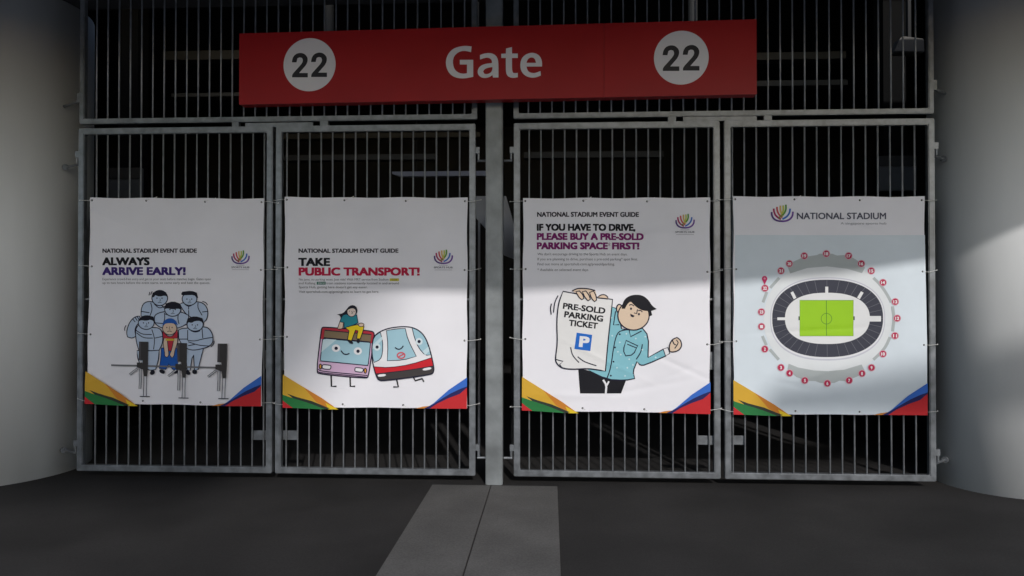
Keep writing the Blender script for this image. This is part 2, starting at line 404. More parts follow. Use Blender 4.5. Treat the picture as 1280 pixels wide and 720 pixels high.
def flat(bm, loops, P, mi=0):
    """fill 2-D outlines (first outer, rest holes) and place each vertex with P"""
    L3 = [[Vector((x, y, 0)) for x, y in lp] for lp in loops]
    tris = tessellate_polygon(L3); vs_ = [bm.verts.new(P(x, y)) for lp in loops for x, y in lp]
    for t in tris:
        if len(set(t)) < 3: continue
        try: f = bm.faces.new([vs_[k] for k in t]); f.material_index = mi
        except ValueError: pass

def face_front(bm, ydir=-1):
    for f in bm.faces:
        f.normal_update()
        if f.normal.y * ydir < 0: f.normal_flip()

GL = {'G': [[(396,105),(340,97),(270,105),(205,130),(160,180),(138,240),(140,300),(160,355),(200,400),(260,422),(330,425),(412,408),(412,238),(278,238),(278,285),(350,285),(350,372),(310,378),(265,368),(225,335),(208,280),(212,220),(240,178),(285,152),(335,148),(390,162)]],
      'a': [[(480,190),(530,172),(590,170),(635,190),(660,230),(665,300),(665,415),(610,415),(604,390),(575,412),(530,422),(485,412),(457,380),(457,340),(480,300),(530,278),(600,270),(598,240),(575,220),(540,215),(480,235)],
            [(604,310),(555,318),(520,335),(512,358),(525,378),(555,382),(590,365),(604,335)]],
      't': [[(740,125),(800,110),(800,175),(858,175),(858,220),(800,220),(800,345),(812,368),(835,372),(858,368),(858,412),(820,420),(780,415),(750,395),(738,355),(738,220),(692,220),(692,178),(738,175)]],
      'e': [[(1100,305),(945,306),(955,345),(985,368),(1030,372),(1085,350),(1088,395),(1040,415),(990,418),(935,400),(895,360),(880,300),(890,235),(925,190),(980,167),(1035,170),(1080,200),(1102,255)],
            [(945,268),(1040,268),(1030,230),(1010,215),(980,215),(955,235)]],
      '2': [[(203,322),(210,275),(240,235),(290,220),(335,230),(368,265),(372,305),(355,350),(310,400),(280,435),(372,435),(372,481),(205,481),(205,450),(260,390),(310,335),(322,300),(310,275),(285,268),(262,280),(252,322)]]}
bm = B()
for ch in 'Gate': flat(bm, [smooth(lp, 2, 48) for lp in GL[ch]], lambda x, y: sat(540 + x / 8, 45 + y / 8, 0.003))
face_front(bm); link('lettering', bm, M['signwhite'], sign)
for (cx, cy, r, sc) in ((387, 81, 32.5, 1.0), (851.5, 72.2, 34.2, 1.05)):
    c3 = sat(cx, cy); rr = (sat(cx + r, cy) - sat(cx - r, cy)).length / 2
    bm = B(); m = Matrix.Translation(c3 + nrm * 0.002) @ Matrix.Rotation(SROT, 4, 'Z') @ Matrix.Rotation(R(90), 4, 'X')
    bmesh.ops.create_cone(bm, cap_ends=True, segments=64, radius1=rr, radius2=rr, depth=0.003, matrix=m)
    dsc = link('number_disc', bm, M['signwhite'], sign)
    bm = B()
    for dx, dy in ((0, 0), (203, -4)):
        flat(bm, [smooth(GL['2'][0], 2, 48)], lambda x, y: sat(cx + (x + dx - 391) / 8.47 * sc, cy + (y + dy - 348) / 8.47 * sc, 0.0045))
    face_front(bm); link('numeral', bm, M['signblack'], dsc)

# ------------------------------------------------------------------ banners
YB = -0.062                                    # banner plane, just in front of the gate frames
NAVY = (0.012, 0.012, 0.03)
def cap_height():
    cu = bpy.data.curves.new('t', 'FONT'); cu.body = 'H'; cu.size = 1; o = bpy.data.objects.new('t', cu); COL.objects.link(o)
    me = bpy.data.meshes.new_from_object(o.evaluated_get(bpy.context.evaluated_depsgraph_get())); h = max(v.co.y for v in me.vertices)
    bpy.data.objects.remove(o); bpy.data.curves.remove(cu); bpy.data.meshes.remove(me); return h
CAP = cap_height(); print('cap', CAP)
class Banner:
    def __init__(s, corners, seed, label):
        s.c = [at(px, py, YB) for px, py in corners]      # TL TR BR BL
        s.rng = random.Random(seed); r = s.rng
        xs = [p.x for p in s.c]; s.x0, s.w = min(xs), max(xs) - min(xs); s.z1 = s.c[0].z; s.h = s.c[0].z - s.c[3].z
        s.waves = [(r.uniform(0.002, 0.0045), r.uniform(3, 8), r.uniform(-5, 5), r.uniform(0, 6.3)) for _ in range(5)]
        s.folds = []
        for _ in range(7):                      # soft creases: centre (u,v), direction, length, width, height
            s.folds.append((r.uniform(0.1, 0.9), r.choice((r.uniform(0.72, 0.97), r.uniform(0.03, 0.2), r.uniform(0.2, 0.9))),
                            r.uniform(-0.5, 0.5), r.uniform(0.15, 0.5), r.uniform(0.018, 0.04), r.choice((-1, 1)) * r.uniform(0.002, 0.0048)))
        s.layer = 0
        bm = B(); nx, nz = 100, 116; g = []
        for j in range(nz + 1):
            row = []
            for i in range(nx + 1):
                u, v = i / nx, j / nz
                p = s.uv(u, v, True); p.y = YB - s.wave(p.x, p.z); row.append(bm.verts.new(p))
            g.append(row)
        for j in range(nz):
            for i in range(nx): bm.faces.new((g[j][i], g[j + 1][i], g[j + 1][i + 1], g[j][i + 1]))
        face_front(bm)
        # local origin at the banner's lower middle
        s.root = obj('banner', None, None)
        me = bpy.data.meshes.new('banner'); o = Vector(((s.c[3].x + s.c[2].x) / 2, YB, s.c[3].z))
        bmesh.ops.translate(bm, verts=bm.verts, vec=-o); bm.to_mesh(me); bm.free(); me.materials.append(M['vinyl'])
        for p in me.polygons: p.use_smooth = True
        bpy.data.objects.remove(s.root); s.root = obj('banner', me, None, o)
        tag(s.root, label, 'banner', 'printed banners tied to the gates')
    def uv(s, u, v, edge=False):
        tl, tr, br, bl = s.c
        p = (tl * (1 - u) + tr * u) * (1 - v) + (bl * (1 - u) + br * u) * v
        if edge:                                # slight scallop between the ties
            k = 0.006
            p.z += k * (-(math.sin(u * 3 * math.pi) ** 2) * max(0, 1 - v * 6) + (math.sin(u * 3 * math.pi) ** 2) * max(0, 1 - (1 - v) * 6) * 0.6)
            p.x += k * ((math.sin(v * 3 * math.pi) ** 2) * max(0, 1 - u * 6) - (math.sin(v * 3 * math.pi) ** 2) * max(0, 1 - (1 - u) * 6))
        return p
    def wave(s, x, z):
        d = 0.0
        for a, kx, kz, ph in s.waves: d += a * math.sin(kx * (x - s.x0) + kz * (z - s.z1) + ph)
        for u, v, t, ln, wd, hh in s.folds:
            dx = x - (s.x0 + u * s.w); dz = z - (s.z1 - v * s.h)
            al = dx * math.cos(t) + dz * math.sin(t); ac = -dx * math.sin(t) + dz * math.cos(t)
            d += hh * math.exp(-(al / ln) ** 2 - (ac / wd) ** 2)
        return d
    def part(s, name, parent=None, label=None):
        return Art(s, name, parent, label)

class Art:
    """a printed part of a banner: coloured fills, outlines and text, each print layer a fifth of a millimetre over the last"""
    def __init__(s, bn, name, parent, label):
        s.b, s.name, s.parent, s.label = bn, name, parent, label
        s.bm = B(); s.mats = []; s.o = (0, 0); s.k = 1.0
    def zoom(s, ox, oy, k): s.o, s.k = (ox, oy), k; return s
    def uvmap(s): s.k = None; return s
    def mi(s, c):
        m = ink(c)
        if m not in s.mats: s.mats.append(m)
        return s.mats.index(m)
    def P(s, x, y):
        if s.k is None: p = s.b.uv(x, y)
        else: p = at(s.o[0] + x / s.k, s.o[1] + y / s.k, YB)
        return Vector((p.x, -0.0012 - 0.0002 * s.b.layer, p.z))
    def fill(s, pts, c, sm=2, holes=(), corner=55, up=True):
        if up: s.b.layer += 1
        flat(s.bm, [smooth(pts, sm, corner)] + [smooth(h, sm, corner) for h in holes], s.P, s.mi(c)); return s
    def line(s, pts, wd, c=NAVY, sm=2, closed=False, up=True, corner=70):
        if up: s.b.layer += 1
        p = [Vector(q) for q in smooth(pts, sm, corner, closed)]
        n = len(p); out = []
        for i in range(n):
            a = p[i - 1] if (i > 0 or closed) else p[i]; b = p[(i + 1) % n] if (i < n - 1 or closed) else p[i]
            t = (b - a); t = t.normalized() if t.length > 1e-9 else Vector((1, 0))
            nn = Vector((-t.y, t.x)) * wd * 0.65; out.append((p[i] + nn, p[i] - nn))
        vs_ = [(s.bm.verts.new(s.P(*a)), s.bm.verts.new(s.P(*b))) for a, b in out]; m = s.mi(c)
        for i in range(n if closed else n - 1):
            j = (i + 1) % n
            f = s.bm.faces.new((vs_[i][0], vs_[j][0], vs_[j][1], vs_[i][1])); f.material_index = m
        return s
    def fl(s, pts, c, wd=5, lc=NAVY, sm=2, corner=55):
        s.fill(pts, c, sm, corner=corner); s.line(pts, wd, lc, sm, True, corner=corner); return s
    def ell(s, cx, cy, rx, ry, c, wd=0, lc=NAVY, rot=0, n=28):
        cs, sn = math.cos(R(rot)), math.sin(R(rot))
        pts = [(cx + rx * math.cos(t) * cs - ry * math.sin(t) * sn, cy + rx * math.cos(t) * sn + ry * math.sin(t) * cs) for t in (2 * math.pi * k / n for k in range(n))]
        if c is not None: s.fill(pts, c, 0)
        if wd: s.line(pts, wd, lc, 0, True)
        return s
    def text(s, txt, x, y, cap, width=None, c=NAVY, bold=0.0, rot=0.0, up=True, align='L'):
        """baseline starts at (x, y), capital height cap, all in the current drawing units"""
        if up: s.b.layer += 1
        cu = bpy.data.curves.new('t', 'FONT'); cu.body = txt; cu.size = 1; cu.offset = 0.0; cu.resolution_u = 3
        o = bpy.data.objects.new('t', cu); COL.objects.link(o); dg = bpy.context.evaluated_depsgraph_get()
        me = bpy.data.meshes.new_from_object(o.evaluated_get(dg)); bpy.data.objects.remove(o); bpy.data.curves.remove(cu)
        wt = [(0, 0)]
        if bold > 0.004: dd = bold * 2.0; ey = 0.8 * dd; wt = [(-dd, ey), (dd, -ey), (dd, ey), (-dd, -ey), (0, 0)]
        xs = [v.co.x for v in me.vertices]; lo, hi = min(xs), max(xs); sy = cap / (CAP + 2 * bold)
        sx_ = width / (hi - lo) if width else sy
        cs, sn = math.cos(R(rot)), math.sin(R(rot)); ox = -lo - (0 if align == 'L' else (hi - lo) / 2); vs_ = []
        m = s.mi(c); L0 = s.b.layer
        for kx, ky in wt:
            vs_ = []
            for v in me.vertices:
                a, b = (v.co.x + ox + kx) * sx_, -(v.co.y + ky) * sy
                vs_.append(s.bm.verts.new(s.P(x + a * cs - b * sn, y + a * sn + b * cs)))
            for p in me.polygons:
                try: f = s.bm.faces.new([vs_[k] for k in p.vertices]); f.material_index = m
                except ValueError: pass
            s.b.layer += 1
        s.b.layer = L0 + (len(wt) - 1 if up else 0)
        bpy.data.meshes.remove(me); return s
    def done(s):
        bm = s.bm
        bmesh.ops.triangulate(bm, faces=bm.faces[:])
        for _ in range(7):
            es = [e for e in bm.edges if e.calc_length() > 0.022]
            if not es: break
            bmesh.ops.subdivide_edges(bm, edges=es, cuts=1); bmesh.ops.triangulate(bm, faces=[f for f in bm.faces if len(f.verts) > 3])
        for v in bm.verts: v.co.y += YB - s.b.wave(v.co.x, v.co.z)
        face_front(bm)
        par = s.parent or s.b.root
        o = link(s.name, bm, s.mats, par)
        if s.label: o['label'] = s.label
        return o

def emblem(bn, cx, cy, k, cap=True):
    """cup-shaped sheaf of coloured strokes; k photo pixels per drawing unit"""
    a = bn.part('emblem').zoom(cx - 425 * k, cy - 230 * k, 1 / k)
    for pts, c in (([(210, 205), (214, 280), (258, 348), (335, 387), (440, 390)], (0.10, 0.05, 0.20)),
                   ([(252, 135), (260, 215), (305, 295), (400, 352)], (0.36, 0.03, 0.12)),
                   ([(318, 100), (326, 190), (362, 262), (430, 318)], (0.55, 0.10, 0.10)),
                   ([(388, 75), (386, 160), (410, 235), (450, 285)], (0.62, 0.42, 0.15)),
                   ([(500, 55), (506, 140), (480, 215), (420, 280), (350, 325)], (0.13, 0.30, 0.06)),
                   ([(445, 70), (452, 150), (438, 215), (405, 270)], (0.50, 0.52, 0.10)),
                   ([(588, 135), (578, 220), (520, 302), (430, 350)], (0.06, 0.16, 0.50)),
                   ([(646, 195), (640, 275), (598, 342), (520, 384), (420, 392)], (0.16, 0.06, 0.30))):
        a.line(pts, 28, c, up=False)
    if cap:
        a.text('SINGAPORE', 425, 447, 20, 210, (0.25, 0.24, 0.27), 0, align='C', up=False); a.text('SPORTS HUB', 425, 512, 44, 455, (0.10, 0.10, 0.12), 0.005, align='C', up=False)
        a.line([(215, 552), (640, 552)], 9, (0.4, 0.39, 0.42), up=False)
    bn.layer += 1
    return a.done()

def ribbons(bn):
    def q(pts): return [((X - 52) / 996, (Y + 436) / (690 + 18 * (X - 52) / 996 + 436)) for X, Y in pts]
    G_, O_, GR, RD, YL, BL_, NV, DK = (0.62, 0.36, 0.04), (0.55, 0.20, 0.03), (0.025, 0.17, 0.05), (0.50, 0.025, 0.03), (0.70, 0.50, 0.03), (0.04, 0.14, 0.52), (0.02, 0.02, 0.10), (0.03, 0.04, 0.03)
    a = bn.part('corner_ribbon', label='gold, green and red ribbon print in the lower left corner').uvmap()
    a.fill(q([(52, 512), (180, 590), (265, 642), (352, 703.4), (200, 692), (52, 640)]), G_, 0)
    a.fill(q([(165, 581), (265, 642), (352, 703.4), (300, 702), (235, 662)]), O_, 0)
    a.fill(q([(285, 668), (356, 703.6), (300, 702.5)]), YL, 0)
    a.fill(q([(76, 614), (130, 634), (210, 656), (310, 698), (282, 702), (150, 672)]), DK, 0)
    a.fill(q([(52, 620), (110, 640), (190, 665), (275, 698), (278, 702), (100, 691.5), (52, 689)]), GR, 1)
    a.fill(q([(52, 650), (75, 668), (108, 691.8), (52, 690)]), RD, 0)
    a.done()
    a = bn.part('corner_ribbon', label='blue and red ribbon print in the lower right corner').uvmap()
    a.fill(q([(775, 703), (812, 694), (850, 690), (838, 704)]), O_, 0)
    a.fill(q([(1048, 540), (1048, 610), (960, 655), (860, 705), (828, 704), (870, 676), (950, 606)]), BL_, 0)
    a.fill(q([(1048, 588), (1048, 640), (940, 690), (865, 705), (818, 704), (862, 684), (960, 625), (1010, 602)]), NV, 0)
    a.fill(q([(1048, 595), (1048, 708), (850, 704.5), (892, 677), (950, 650), (1010, 628)]), RD, 0)
    a.done()

def fixings(bn):
    """brass eyelets and the cable ties that hold the banner on its gate"""
    sp = [(0.012, 0.014, 'L'), (0.325, 0.014, 'T'), (0.665, 0.018, 'T'), (0.985, 0.018, 'R'), (0.016, 0.335, 'L'), (0.016, 0.665, 'L'), (0.984, 0.345, 'R'),
          (0.984, 0.68, 'R'), (0.02, 0.985, 'L'), (0.325, 0.984, 'D'), (0.655, 0.986, 'D'), (0.98, 0.985, 'R')]
    e0 = None
    for u, v, d in sp:
        p = bn.uv(u, v); p.y = YB - bn.wave(p.x, p.z) - 0.0016
        if e0 is None:
            bm = B(); bmesh.ops.create_cone(bm, cap_ends=True, segments=14, radius1=0.0085, radius2=0.007, depth=0.003, matrix=Matrix.Translation(p) @ Matrix.Rotation(R(90), 4, 'X'))
            e0 = link('eyelet', bm, M['eyelet'], bn.root); p0 = p.copy()
        else:
            e = e0.copy(); COL.objects.link(e); e.parent = bn.root; e.location = p - p0
        r = bn.rng; bm = B(); q = p + Vector((0, -0.003, 0))
        if d == 'L': t = [q, q + Vector((-0.05, 0.004, r.uniform(-0.004, 0.006))), Vector((p.x - 0.128, -0.029, p.z + r.uniform(-0.006, 0.012)))]
        elif d == 'R': t = [q, q + Vector((0.05, 0.004, r.uniform(-0.006, 0.006))), Vector((p.x + 0.128, -0.029, p.z + r.uniform(-0.006, 0.016)))]
        elif d == 'T': t = [q, q + Vector((0.028, 0.004, 0.012)), Vector((p.x + 0.062, -0.012, p.z + 0.034))]
        else: t = [q, q + Vector((0.02, 0.003, -0.010)), Vector((p.x + 0.045, -0.01, p.z - 0.030))]
        for a_, b_ in zip(t, t[1:]): rod(bm, a_, b_, 0.0021, 6)
        rod(bm, t[-1] + Vector((0, -0.004, 0)), t[-1] + Vector((0.004, 0.004, 0.003)), 0.0045, 6)
        link('cable_tie', bm, M['tie'], bn.root)

BLK, GREY = (0.010, 0.010, 0.014), (0.11, 0.105, 0.12)
# ---- banner 1
b = Banner([(112.2, 246.7), (330.4, 248), (327.4, 507.6), (107.6, 504.4)], 1, 'white vinyl banner headed ALWAYS ARRIVE EARLY! with a pale blue crowd behind turnstiles')
Z1 = (90, 240, 4.5)
a = b.part('subheading').zoom(*Z1)
a.text('NATIONAL STADIUM EVENT GUIDE', 172, 341, 23, 530, (0.05, 0.045, 0.055), 0.022).done(); a = b.part('headline', label='black headline word ALWAYS').zoom(*Z1); a.text('ALWAYS', 172, 410, 43, 264, BLK, 0.024, up=False)
a.done(); a = b.part('headline', label='dark violet headline words ARRIVE EARLY!').zoom(*Z1); a.text('ARRIVE EARLY!', 172, 465, 43, 466, (0.045, 0.02, 0.16), 0.024, up=False); a.done()
a = b.part('body_text').zoom(90, 240, 4.5)
a.text('Experience crowd-free entry and get to your seats before matches begin. Gates open', 170, 496, 13, 612, GREY, 0.0)
a.text('up to two hours before the event starts, so come early and beat the queues.', 170, 517, 13, 608, GREY, 0.0, up=False); a.done()
emblem(b, 300.5, 321.5, 1 / 20.58)
SKB = (0.45, 0.54, 0.68); HAIR = (0.012, 0.012, 0.02)
def fig(bn, body, head, hair, extra, col=SKB):
    a = bn.part('printed_figure').zoom(150, 355, 6)
    for pts in body: a.fl(pts, col, 5.5)
    for pts in extra: a.line(pts, 5, up=False)
    a.ell(*head, col, 5.5); a.fill(hair, HAIR, 1)
    cx, cy, rx, ry = head
    for sx_ in (-0.35, 0.3): a.ell(cx + sx_ * rx, cy + 0.02 * ry, 5, 5, HAIR, n=10)
    a.line([(cx + 2, cy + 0.05 * ry), (cx + 6, cy + 0.4 * ry), (cx - 6, cy + 0.42 * ry)], 3); a.line([(cx - 14, cy + 0.62 * ry), (cx + 14, cy + 0.6 * ry)], 3, up=False)
    return a
fig(b, [[(160, 240), (163, 180), (185, 138), (240, 128), (330, 165), (350, 200), (300, 262), (230, 262)]], (303, 105, 59, 57),
    [(244, 100), (250, 65), (300, 47), (350, 62), (362, 100), (345, 86), (300, 95), (270, 84), (258, 100)],
    [[(235, 140), (248, 190), (228, 240)], [(160, 205), (225, 215)], [(262, 150), (300, 185), (345, 165)], [(222, 85), (228, 60)], [(234, 80), (246, 55)]]).done()
fig(b, [[(455, 150), (480, 138), (590, 130), (640, 150), (665, 200), (658, 262), (632, 288), (520, 245), (470, 185)]], (526, 112, 55, 48),
    [(463, 75), (472, 58), (540, 50), (580, 65), (590, 105), (578, 102), (560, 82), (500, 84), (472, 86)],
    [[(590, 140), (588, 180), (620, 235)], [(620, 210), (663, 205)], [(520, 165), (522, 240)], [(490, 150), (520, 172), (555, 152)], [(622, 130), (650, 140), (660, 158)]]).done()
fig(b, [[(262, 252), (275, 225), (335, 205), (465, 205), (520, 235), (522, 290), (445, 335), (325, 335), (268, 300)]], (403, 190, 61, 52),
    [(340, 188), (350, 146), (405, 128), (455, 146), (467, 192), (440, 184), (400, 190), (365, 182)],
    [[(340, 215), (345, 260), (330, 300)], [(445, 225), (440, 262), (450, 300)], [(345, 225), (400, 242), (455, 222)], [(262, 290), (330, 296)]]).done()
a = fig(b, [[(92, 265), (120, 245), (150, 240), (162, 272), (112, 330), (122, 392), (92, 408), (58, 396), (50, 360), (68, 300)],
        [(130, 500), (136, 560), (160, 610), (225, 650), (272, 640), (296, 560), (300, 480)],
        [(120, 335), (150, 300), (240, 328), (292, 325), (325, 352), (330, 440), (300, 495), (240, 500), (145, 500), (122, 420)]], (203, 290, 61, 50),
    [(142, 282), (160, 246), (205, 231), (258, 245), (268, 288), (242, 266), (200, 276), (165, 270)],
    [[(122, 345), (170, 378), (245, 378)], [(128, 365), (180, 405), (252, 405)], [(245, 340), (268, 410), (258, 490)], [(268, 405), (330, 392)], [(100, 262), (118, 285)], [(118, 250), (134, 275)], [(135, 245), (148, 268)], [(38, 350), (36, 330), (48, 310)]])
a.ell(248, 663, 20, 16, HAIR, rot=-35); a.done()
a = fig(b, [[(500, 470), (502, 560), (512, 645), (536, 645), (546, 560), (560, 530), (566, 645), (594, 640), (634, 478)],
        [(448, 345), (472, 332), (520, 330), (620, 320), (668, 325), (700, 370), (706, 430), (682, 465), (634, 482), (560, 498), (500, 482), (447, 418)]], (571, 305, 60, 48),
    [(505, 292), (516, 256), (570, 239), (625, 256), (640, 305), (612, 276), (572, 276), (545, 292), (526, 286)],
    [[(448, 412), (516, 412)], [(516, 345), (516, 420)], [(516, 422), (570, 428), (630, 410), (700, 400)], [(520, 432), (600, 460), (680, 464)], [(622, 330), (628, 405)], [(520, 462), (570, 452)], [(540, 350), (572, 362), (610, 350)], [(690, 470), (712, 445), (712, 425)]])
a.ell(518, 663, 20, 15, HAIR, rot=35); a.ell(568, 657, 18, 17, HAIR, rot=35); a.done()
SK = (0.66, 0.50, 0.38)
a = b.part('printed_figure', label='figure in red shirt, blue cap and blue trousers at the front of the crowd').zoom(150, 355, 6)
a.fl([(318, 478), (436, 478), (445, 560), (446, 620), (432, 648), (402, 640), (375, 600), (350, 640), (300, 630), (314, 560)], (0.015, 0.10, 0.42), 4)
a.fl([(330, 340), (360, 388), (385, 395), (410, 385), (440, 340), (446, 400), (418, 500), (348, 500), (330, 410)], (0.46, 0.03, 0.05), 4)
a.fl([(340, 405), (364, 405), (370, 480), (378, 530), (362, 548), (345, 540), (342, 500), (332, 440)], SK, 4)
a.fl([(444, 405), (416, 405), (398, 490), (382, 530), (398, 552), (415, 540), (420, 500), (440, 450)], SK, 4)
a.fill([(352, 408), (420, 410), (420, 424), (352, 424)], (0.6, 0.42, 0.05), 0)
a.ell(383, 332, 53, 48, SK, 4); a.fill([(327, 312), (345, 270), (385, 253), (425, 266), (445, 308), (412, 293), (358, 293)], (0.02, 0.10, 0.40), 1)
for x in (362, 402): a.ell(x, 325, 4, 5, HAIR, n=10)
a.line([(382, 318), (380, 338), (388, 340)], 3); a.line([(366, 356), (382, 350), (398, 356)], 3.5, up=False)
a.ell(325, 655, 22, 15, HAIR, rot=25); a.ell(425, 655, 22, 14, HAIR, rot=-15); a.done()
a = b.part('printed_rail').zoom(90, 350, 4.236); a.line([(212, 450), (480, 456), (790, 463)], 7, (0.16, 0.16, 0.17), 0); a.done()
TS = (0.045, 0.042, 0.042)
for dx, dy in ((0, 0), (414, 14), (836, 20)):
    a = b.part('printed_turnstile').zoom(160, 415, 8.471)
    D = lambda pts: [(x + dx, y + dy) for x, y in pts]
    for pts in ([(152, 390), (152, 500), (146, 600), (124, 600), (130, 500), (130, 390)],): a.fl(D(pts), (0.5, 0.5, 0.52), 4, sm=1)
    a.line(D([(180, 460), (176, 590), (172, 675)]), 5); a.line(D([(212, 460), (204, 580), (204, 675)]), 5, up=False); a.line(D([(134, 680), (242, 682)]), 7, up=False)
    a.fl(D([(20, 444), (106, 378), (120, 388), (34, 456)]), (0.5, 0.5, 0.52), 4, sm=0)
    a.fill(D([(104, 322), (160, 318), (176, 345), (176, 398), (104, 372)]), TS, 0); a.fill(D([(128, 100), (228, 102), (224, 330), (216, 466), (178, 466), (170, 400), (166, 300), (124, 296)]), TS, 0)
    a.fill(D([(128, 100), (150, 100), (148, 296), (124, 296)]), (0.075, 0.07, 0.075), 0); a.ell(146 + dx, 313 + dy, 14, 10, (0.6, 0.6, 0.62)); a.done()
ribbons(b); fixings(b)
b1 = b
# ---- banner 2
b = Banner([(356.6, 246.2), (584.6, 246.7), (583.9, 510.4), (354.3, 509.3)], 2, 'white vinyl banner headed TAKE PUBLIC TRANSPORT! with a cartoon bus and train')
Z1 = (345, 240, 4.5)
a = b.part('subheading').zoom(*Z1)
a.text('NATIONAL STADIUM EVENT GUIDE', 130, 341, 23, 558, (0.05, 0.045, 0.055), 0.022).done(); a = b.part('headline', label='black headline word TAKE').zoom(*Z1); a.text('TAKE', 130, 414, 44, 170, BLK, 0.024, up=False)
a.done(); a = b.part('headline', label='crimson headline words PUBLIC TRANSPORT!').zoom(*Z1); a.text('PUBLIC TRANSPORT!', 132, 468, 44, 674, (0.47, 0.012, 0.055), 0.024, up=False); a.done()
a = b.part('body_text').zoom(345, 240, 4.5)
a.text('No jams, no parking woes. Just ride! With MRT service from Stadium', 130, 498, 13, 504, GREY, 0.002)
a.fill([(640, 486), (692, 486), (692, 501), (640, 501)], (0.58, 0.50, 0.06), 0, up=False); a.text('CC6', 652, 498, 10, 28, (0.15, 0.13, 0.03), 0.01)
a.text('and Kallang', 128, 519, 13, 94, GREY, 0.002, up=False); a.fill([(230, 505), (280, 505), (280, 521), (230, 521)], (0.02, 0.16, 0.11), 0, up=False); a.text('EW10', 238, 518, 10, 36, (0.6, 0.6, 0.6), 0.01)
a.text('train stations conveniently located in and around', 284, 519, 13, 408, GREY, 0.002, up=False)
a.text("Sports Hub, getting here doesn't get any easier.", 130, 541, 13, 386, GREY, 0.002, up=False)
a.text('Visit sportshub.com.sg/gettinghere to learn to get here.', 130, 567, 13, 450, GREY, 0.002, up=False); a.done()
emblem(b, 554.2, 321, 1 / 19.6)
SKY_, WH = (0.33, 0.52, 0.60), (0.74, 0.73, 0.75)
a = b.part('printed_bus', label='smiling pink and red cartoon bus with stick legs').zoom(345, 360, 4.5)
a.line([(310, 490), (312, 553), (340, 553)], 7, BLK, 0); a.line([(416, 500), (418, 553), (445, 553)], 7, BLK, 0, up=False)
BODY = [(262, 222), (275, 219), (535, 240), (552, 252), (552, 270), (522, 498), (506, 509), (245, 484), (229, 470), (257, 235)]
a.fill(BODY, (0.60, 0.41, 0.57), 2, corner=80); a.fill([(262, 222), (275, 219), (535, 240), (552, 252), (552, 270), (547, 312), (254, 286), (254, 262), (257, 235)], (0.42, 0.03, 0.045), 1, corner=80)
a.fl([(276, 237), (536, 262), (532, 304), (270, 279)], (0.20, 0.145, 0.085), 4, sm=0); a.fl([(272, 284), (526, 306), (531, 312), (520, 428), (512, 436), (256, 410), (251, 402), (264, 290)], SKY_, 4, sm=0)
a.fill([(257, 360), (340, 291), (285, 286), (266, 292)], (0.55, 0.68, 0.72), 0); a.line(BODY, 5, NAVY, 2, True, corner=80)
for x, y in ((338, 338), (460, 355)): a.ell(x, y, 23, 21, WH); a.ell(x + 1, y + 1, 9.5, 9.5, NAVY)
a.line([(366, 352), (378, 370), (396, 375), (413, 368)], 5.5, NAVY)
a.line([(240, 455), (250, 468), (515, 492)], 4); a.line([(236, 468), (250, 477), (512, 501)], 4, up=False); a.line([(246, 410), (520, 437)], 3, up=False)
for q, (ox, oy, rr) in (([(268, 430), (306, 434), (311, 440), (308, 454), (300, 458), (266, 454), (261, 448), (263, 434)], (252, 441, 7)), ([(450, 447), (488, 451), (492, 457), (489, 470), (482, 474), (447, 470), (443, 464), (445, 450)], (503, 465, 7))):
    a.fl(q, WH, 4, sm=1); a.ell(ox, oy, rr, 14, (0.60, 0.28, 0.04), 4)
a.done()
a = b.part('printed_train', label='smiling white cartoon train with red stripe and stick legs').zoom(345, 360, 4.5)
a.line([(680, 508), (690, 555), (662, 555)], 6.5, BLK, 0); a.line([(772, 494), (785, 520), (824, 508), (833, 526)], 6.5, BLK, 0, up=False)
TB = [(545, 290), (556, 268), (585, 245), (640, 224), (720, 215), (780, 222), (830, 255), (862, 320), (890, 440), (889, 472), (872, 487), (600, 522), (577, 515), (562, 485), (545, 420), (539, 350)]
a.fill(TB, WH, 2, corner=80)
a.fl([(552, 272), (588, 249), (602, 300), (601, 365), (589, 402), (554, 418), (543, 385), (540, 330)], SKY_, 3.5, sm=1); a.fl([(623, 239), (680, 229), (730, 227), (745, 290), (792, 383), (720, 404), (628, 408), (632, 320)], SKY_, 3.5, sm=1, corner=30)
a.fl([(768, 222), (800, 233), (835, 263), (858, 320), (873, 375), (842, 378), (805, 336), (782, 280)], SKY_, 3.5, sm=1)
a.fill([(545, 318), (598, 272), (601, 290), (543, 345)], (0.52, 0.66, 0.71), 0); a.fill([(826, 356), (860, 328), (868, 350), (842, 376)], (0.52, 0.66, 0.71), 0, up=False)
a.fl([(552, 442), (640, 447), (760, 429), (880, 390), (889, 437), (740, 462), (563, 482)], (0.55, 0.02, 0.03), 3, sm=1, corner=40); a.fl([(563, 482), (740, 462), (889, 437), (889, 472), (872, 487), (600, 522), (577, 515)], (0.055, 0.048, 0.048), 3, sm=1, corner=40)
a.line(TB, 5, NAVY, 2, True, corner=80)
for q in ([(574, 486), (618, 481), (622, 494), (577, 500)], [(826, 452), (873, 443), (877, 456), (830, 465)]): a.fill(q, WH, 1, corner=100)
for x, y in ((570, 332), (808, 300)): a.ell(x, y, 20, 20, (0.6, 0.68, 0.72)); a.ell(x, y, 9, 9, NAVY)
a.line([(672, 334), (690, 345), (708, 340), (720, 324)], 5, NAVY); a.ell(707, 378, 21, 16, None, 6, (0.55, 0.10, 0.13)); a.line([(692, 386), (722, 370)], 6, (0.55, 0.10, 0.13), 0, up=False); a.done()
a = b.part('printed_figure', label='girl in teal top and yellow trousers sitting on the bus').zoom(345, 360, 4.5)
a.fill([(400, 118), (415, 100), (437, 95), (456, 108), (461, 135), (440, 160), (400, 150), (382, 165), (366, 166), (362, 155), (346, 148), (380, 142)], HAIR, 1)
a.fl([(362, 188), (382, 192), (378, 225), (362, 232), (348, 228)], SK, 3)
